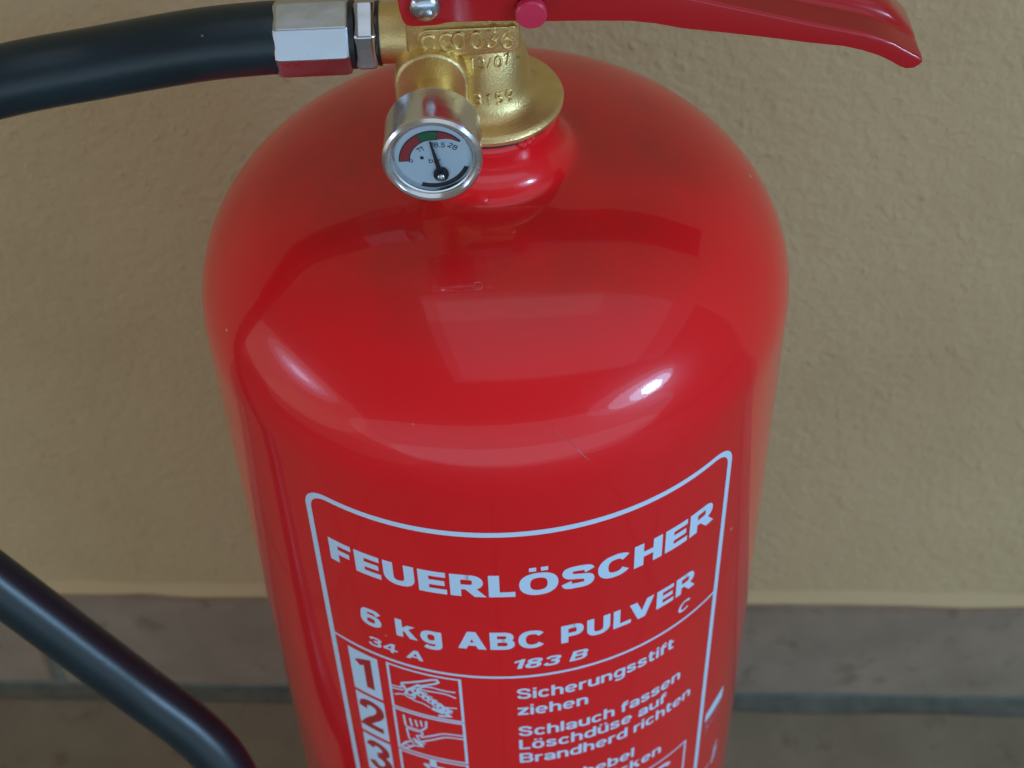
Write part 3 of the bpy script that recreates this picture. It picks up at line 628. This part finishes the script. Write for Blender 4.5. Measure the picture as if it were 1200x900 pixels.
# pictograms
def pict(za, zb, lines):
    x0_, x1_ = -34.4, -14.3
    ls = [(0, *stroke([(x0_, za), (x1_, za), (x1_, zb), (x0_, zb)], .75, closed=True))]
    for q, (p, wd) in enumerate(lines): ls.append((1+q % 7, *stroke(p, wd)))
    wrapped('pictogram', ls, PRINT)
def U(za, zb):  # local unit box -> label mm
    return lambda pts: [(-34.4+20.1*a, zb+(za-zb)*b) for a, b in pts]
u = U(-62.9, -83.8)
lin = [(u([(.17, .63), (.62, .90), (.69, .92), (.71, .87), (.66, .82), (.40, .66)]), .75), (u([(.17, .63), (.24, .50), (.44, .72)]), .8), (u([(.02, .50), (.14, .52), (.22, .60)]), .6), (u([(.02, .44), (.14, .46), (.20, .49)]), .6),
       (u([(.05, .30), (.12, .35), (.20, .38), (.26, .33), (.34, .36), (.36, .46)]), .6), (u(sm([(.20, .38), (.34, .30), (.46, .28), (.56, .22)])), .55), (u(sm([(.36, .46), (.46, .66), (.60, .72), (.76, .70), (.93, .70)])), .6), (u(sm([(.44, .60), (.62, .62), (.80, .62), (.93, .56)])), .6), (u([(.26, .52), (.22, .42), (.30, .40), (.36, .48), (.28, .55)]), .8)]
for k in range(7):
    a = .38+.066*k; b_ = .54-.052*k
    lin.append((u(arcp(a, b_, .052, .05, 0, 360, 12)), .62))
    lin.append((u(arcp(a+.05, b_+.045-.01*k, .036, .035, 0, 330, 10)), .5))
lin.append((u([(.58, .22), (.74, .15)]), 1.5)); lin.append((u([(.70, .24), (.82, .10), (.66, .06)]), 1.0)); lin.append((u([(.78, .30), (.93, .32)]), .6))
pict(-62.9, -83.8, lin)
u = U(-84.9, -105.8)
lin = [(u([(.14, .90), (.15, .66), (.17, .62), (.38, .62), (.46, .74), (.47, .90)]), .65), (u([(.16, .58), (.40, .58)]), .65), (u([(.23, .86), (.25, .68)]), .6), (u([(.31, .86), (.33, .70)]), .6), (u([(.39, .88), (.40, .74)]), .6),
       (u([(.16, .58), (.18, .34), (.24, .22)]), .6), (u([(.40, .58), (.38, .50), (.30, .46), (.34, .34), (.42, .30)]), .6), (u(sm([(.98, .70), (.72, .68), (.56, .58), (.36, .44)])), .65), (u(sm([(.98, .62), (.74, .60), (.56, .48), (.36, .33)])), .65),
       (u([(.24, .36), (.38, .25)]), 1.0), (u([(.26, .30), (.38, .20)]), .9), (u([(.20, .26), (.12, .20), (.04, .06), (.12, .04), (.24, .18), (.34, .20)]), .7), (u([(.10, .16), (.18, .12)]), .6)]
pict(-84.9, -105.8, lin)
u = U(-107.3, -128.2)
lin = [(u([(.50, .98), (.50, .80)]), 2.0), (u([(.36, .82), (.64, .82), (.50, .66), (.36, .82)]), 1.0), (u([(.10, .52), (.60, .60), (.92, .50)]), .7), (u([(.10, .42), (.60, .50), (.92, .40)]), .7), (u([(.20, .40), (.24, .10)]), .7), (u([(.60, .48), (.56, .10)]), .7)]
pict(-107.3, -128.2, lin)
# framed box low on the right with its letter, and the emblems outside the frame
wrapped('printed_box', [(0, *stroke([(33, -130.4), (55.2, -130.4), (55.2, -160), (33, -160)], .7, closed=True)), (1, *stroke(arcp(45.5, -139.0, 4.2, 4.6, 40, 320), 1.6))], PRINT)
wrapped('printed_emblem', [(0, [(65.2*mm, -128.2*mm), (65.0*mm, -132.6*mm), (75.3*mm, -131.2*mm), (75.6*mm, -125.6*mm), (70*mm, -126.4*mm)], [(0, 1, 2, 3, 4)])], PRINT)
wrapped('printed_emblem', [(0, *stroke([(65.2+.9*k, -134.4+.22*k+(.5 if k % 2 else -.5)) for k in range(12)], .6)), (1, *stroke(sm([(65.0, -137.2), (66.2, -135.8), (67.4, -138.4), (68.6, -136.4), (70, -137.6), (72, -135.6), (74.4, -135.4)]), .7)), (2, *stroke([(64.9, -140.8), (67.4, -139.4)], .6))], FAINT)
wrapped('printed_emblem', [(0, *stroke(sm([(76.4, -158.5), (74.6, -160.2), (74.2, -164), (73.2, -168.6)]), .9)), (1, *stroke(sm([(76.0, -161.5), (75.6, -165), (74.4, -167.4)]), .7)), (2, *stroke(sm([(68.2, -171), (69.4, -166.4), (71, -164.8)]), .6))], PRINT)
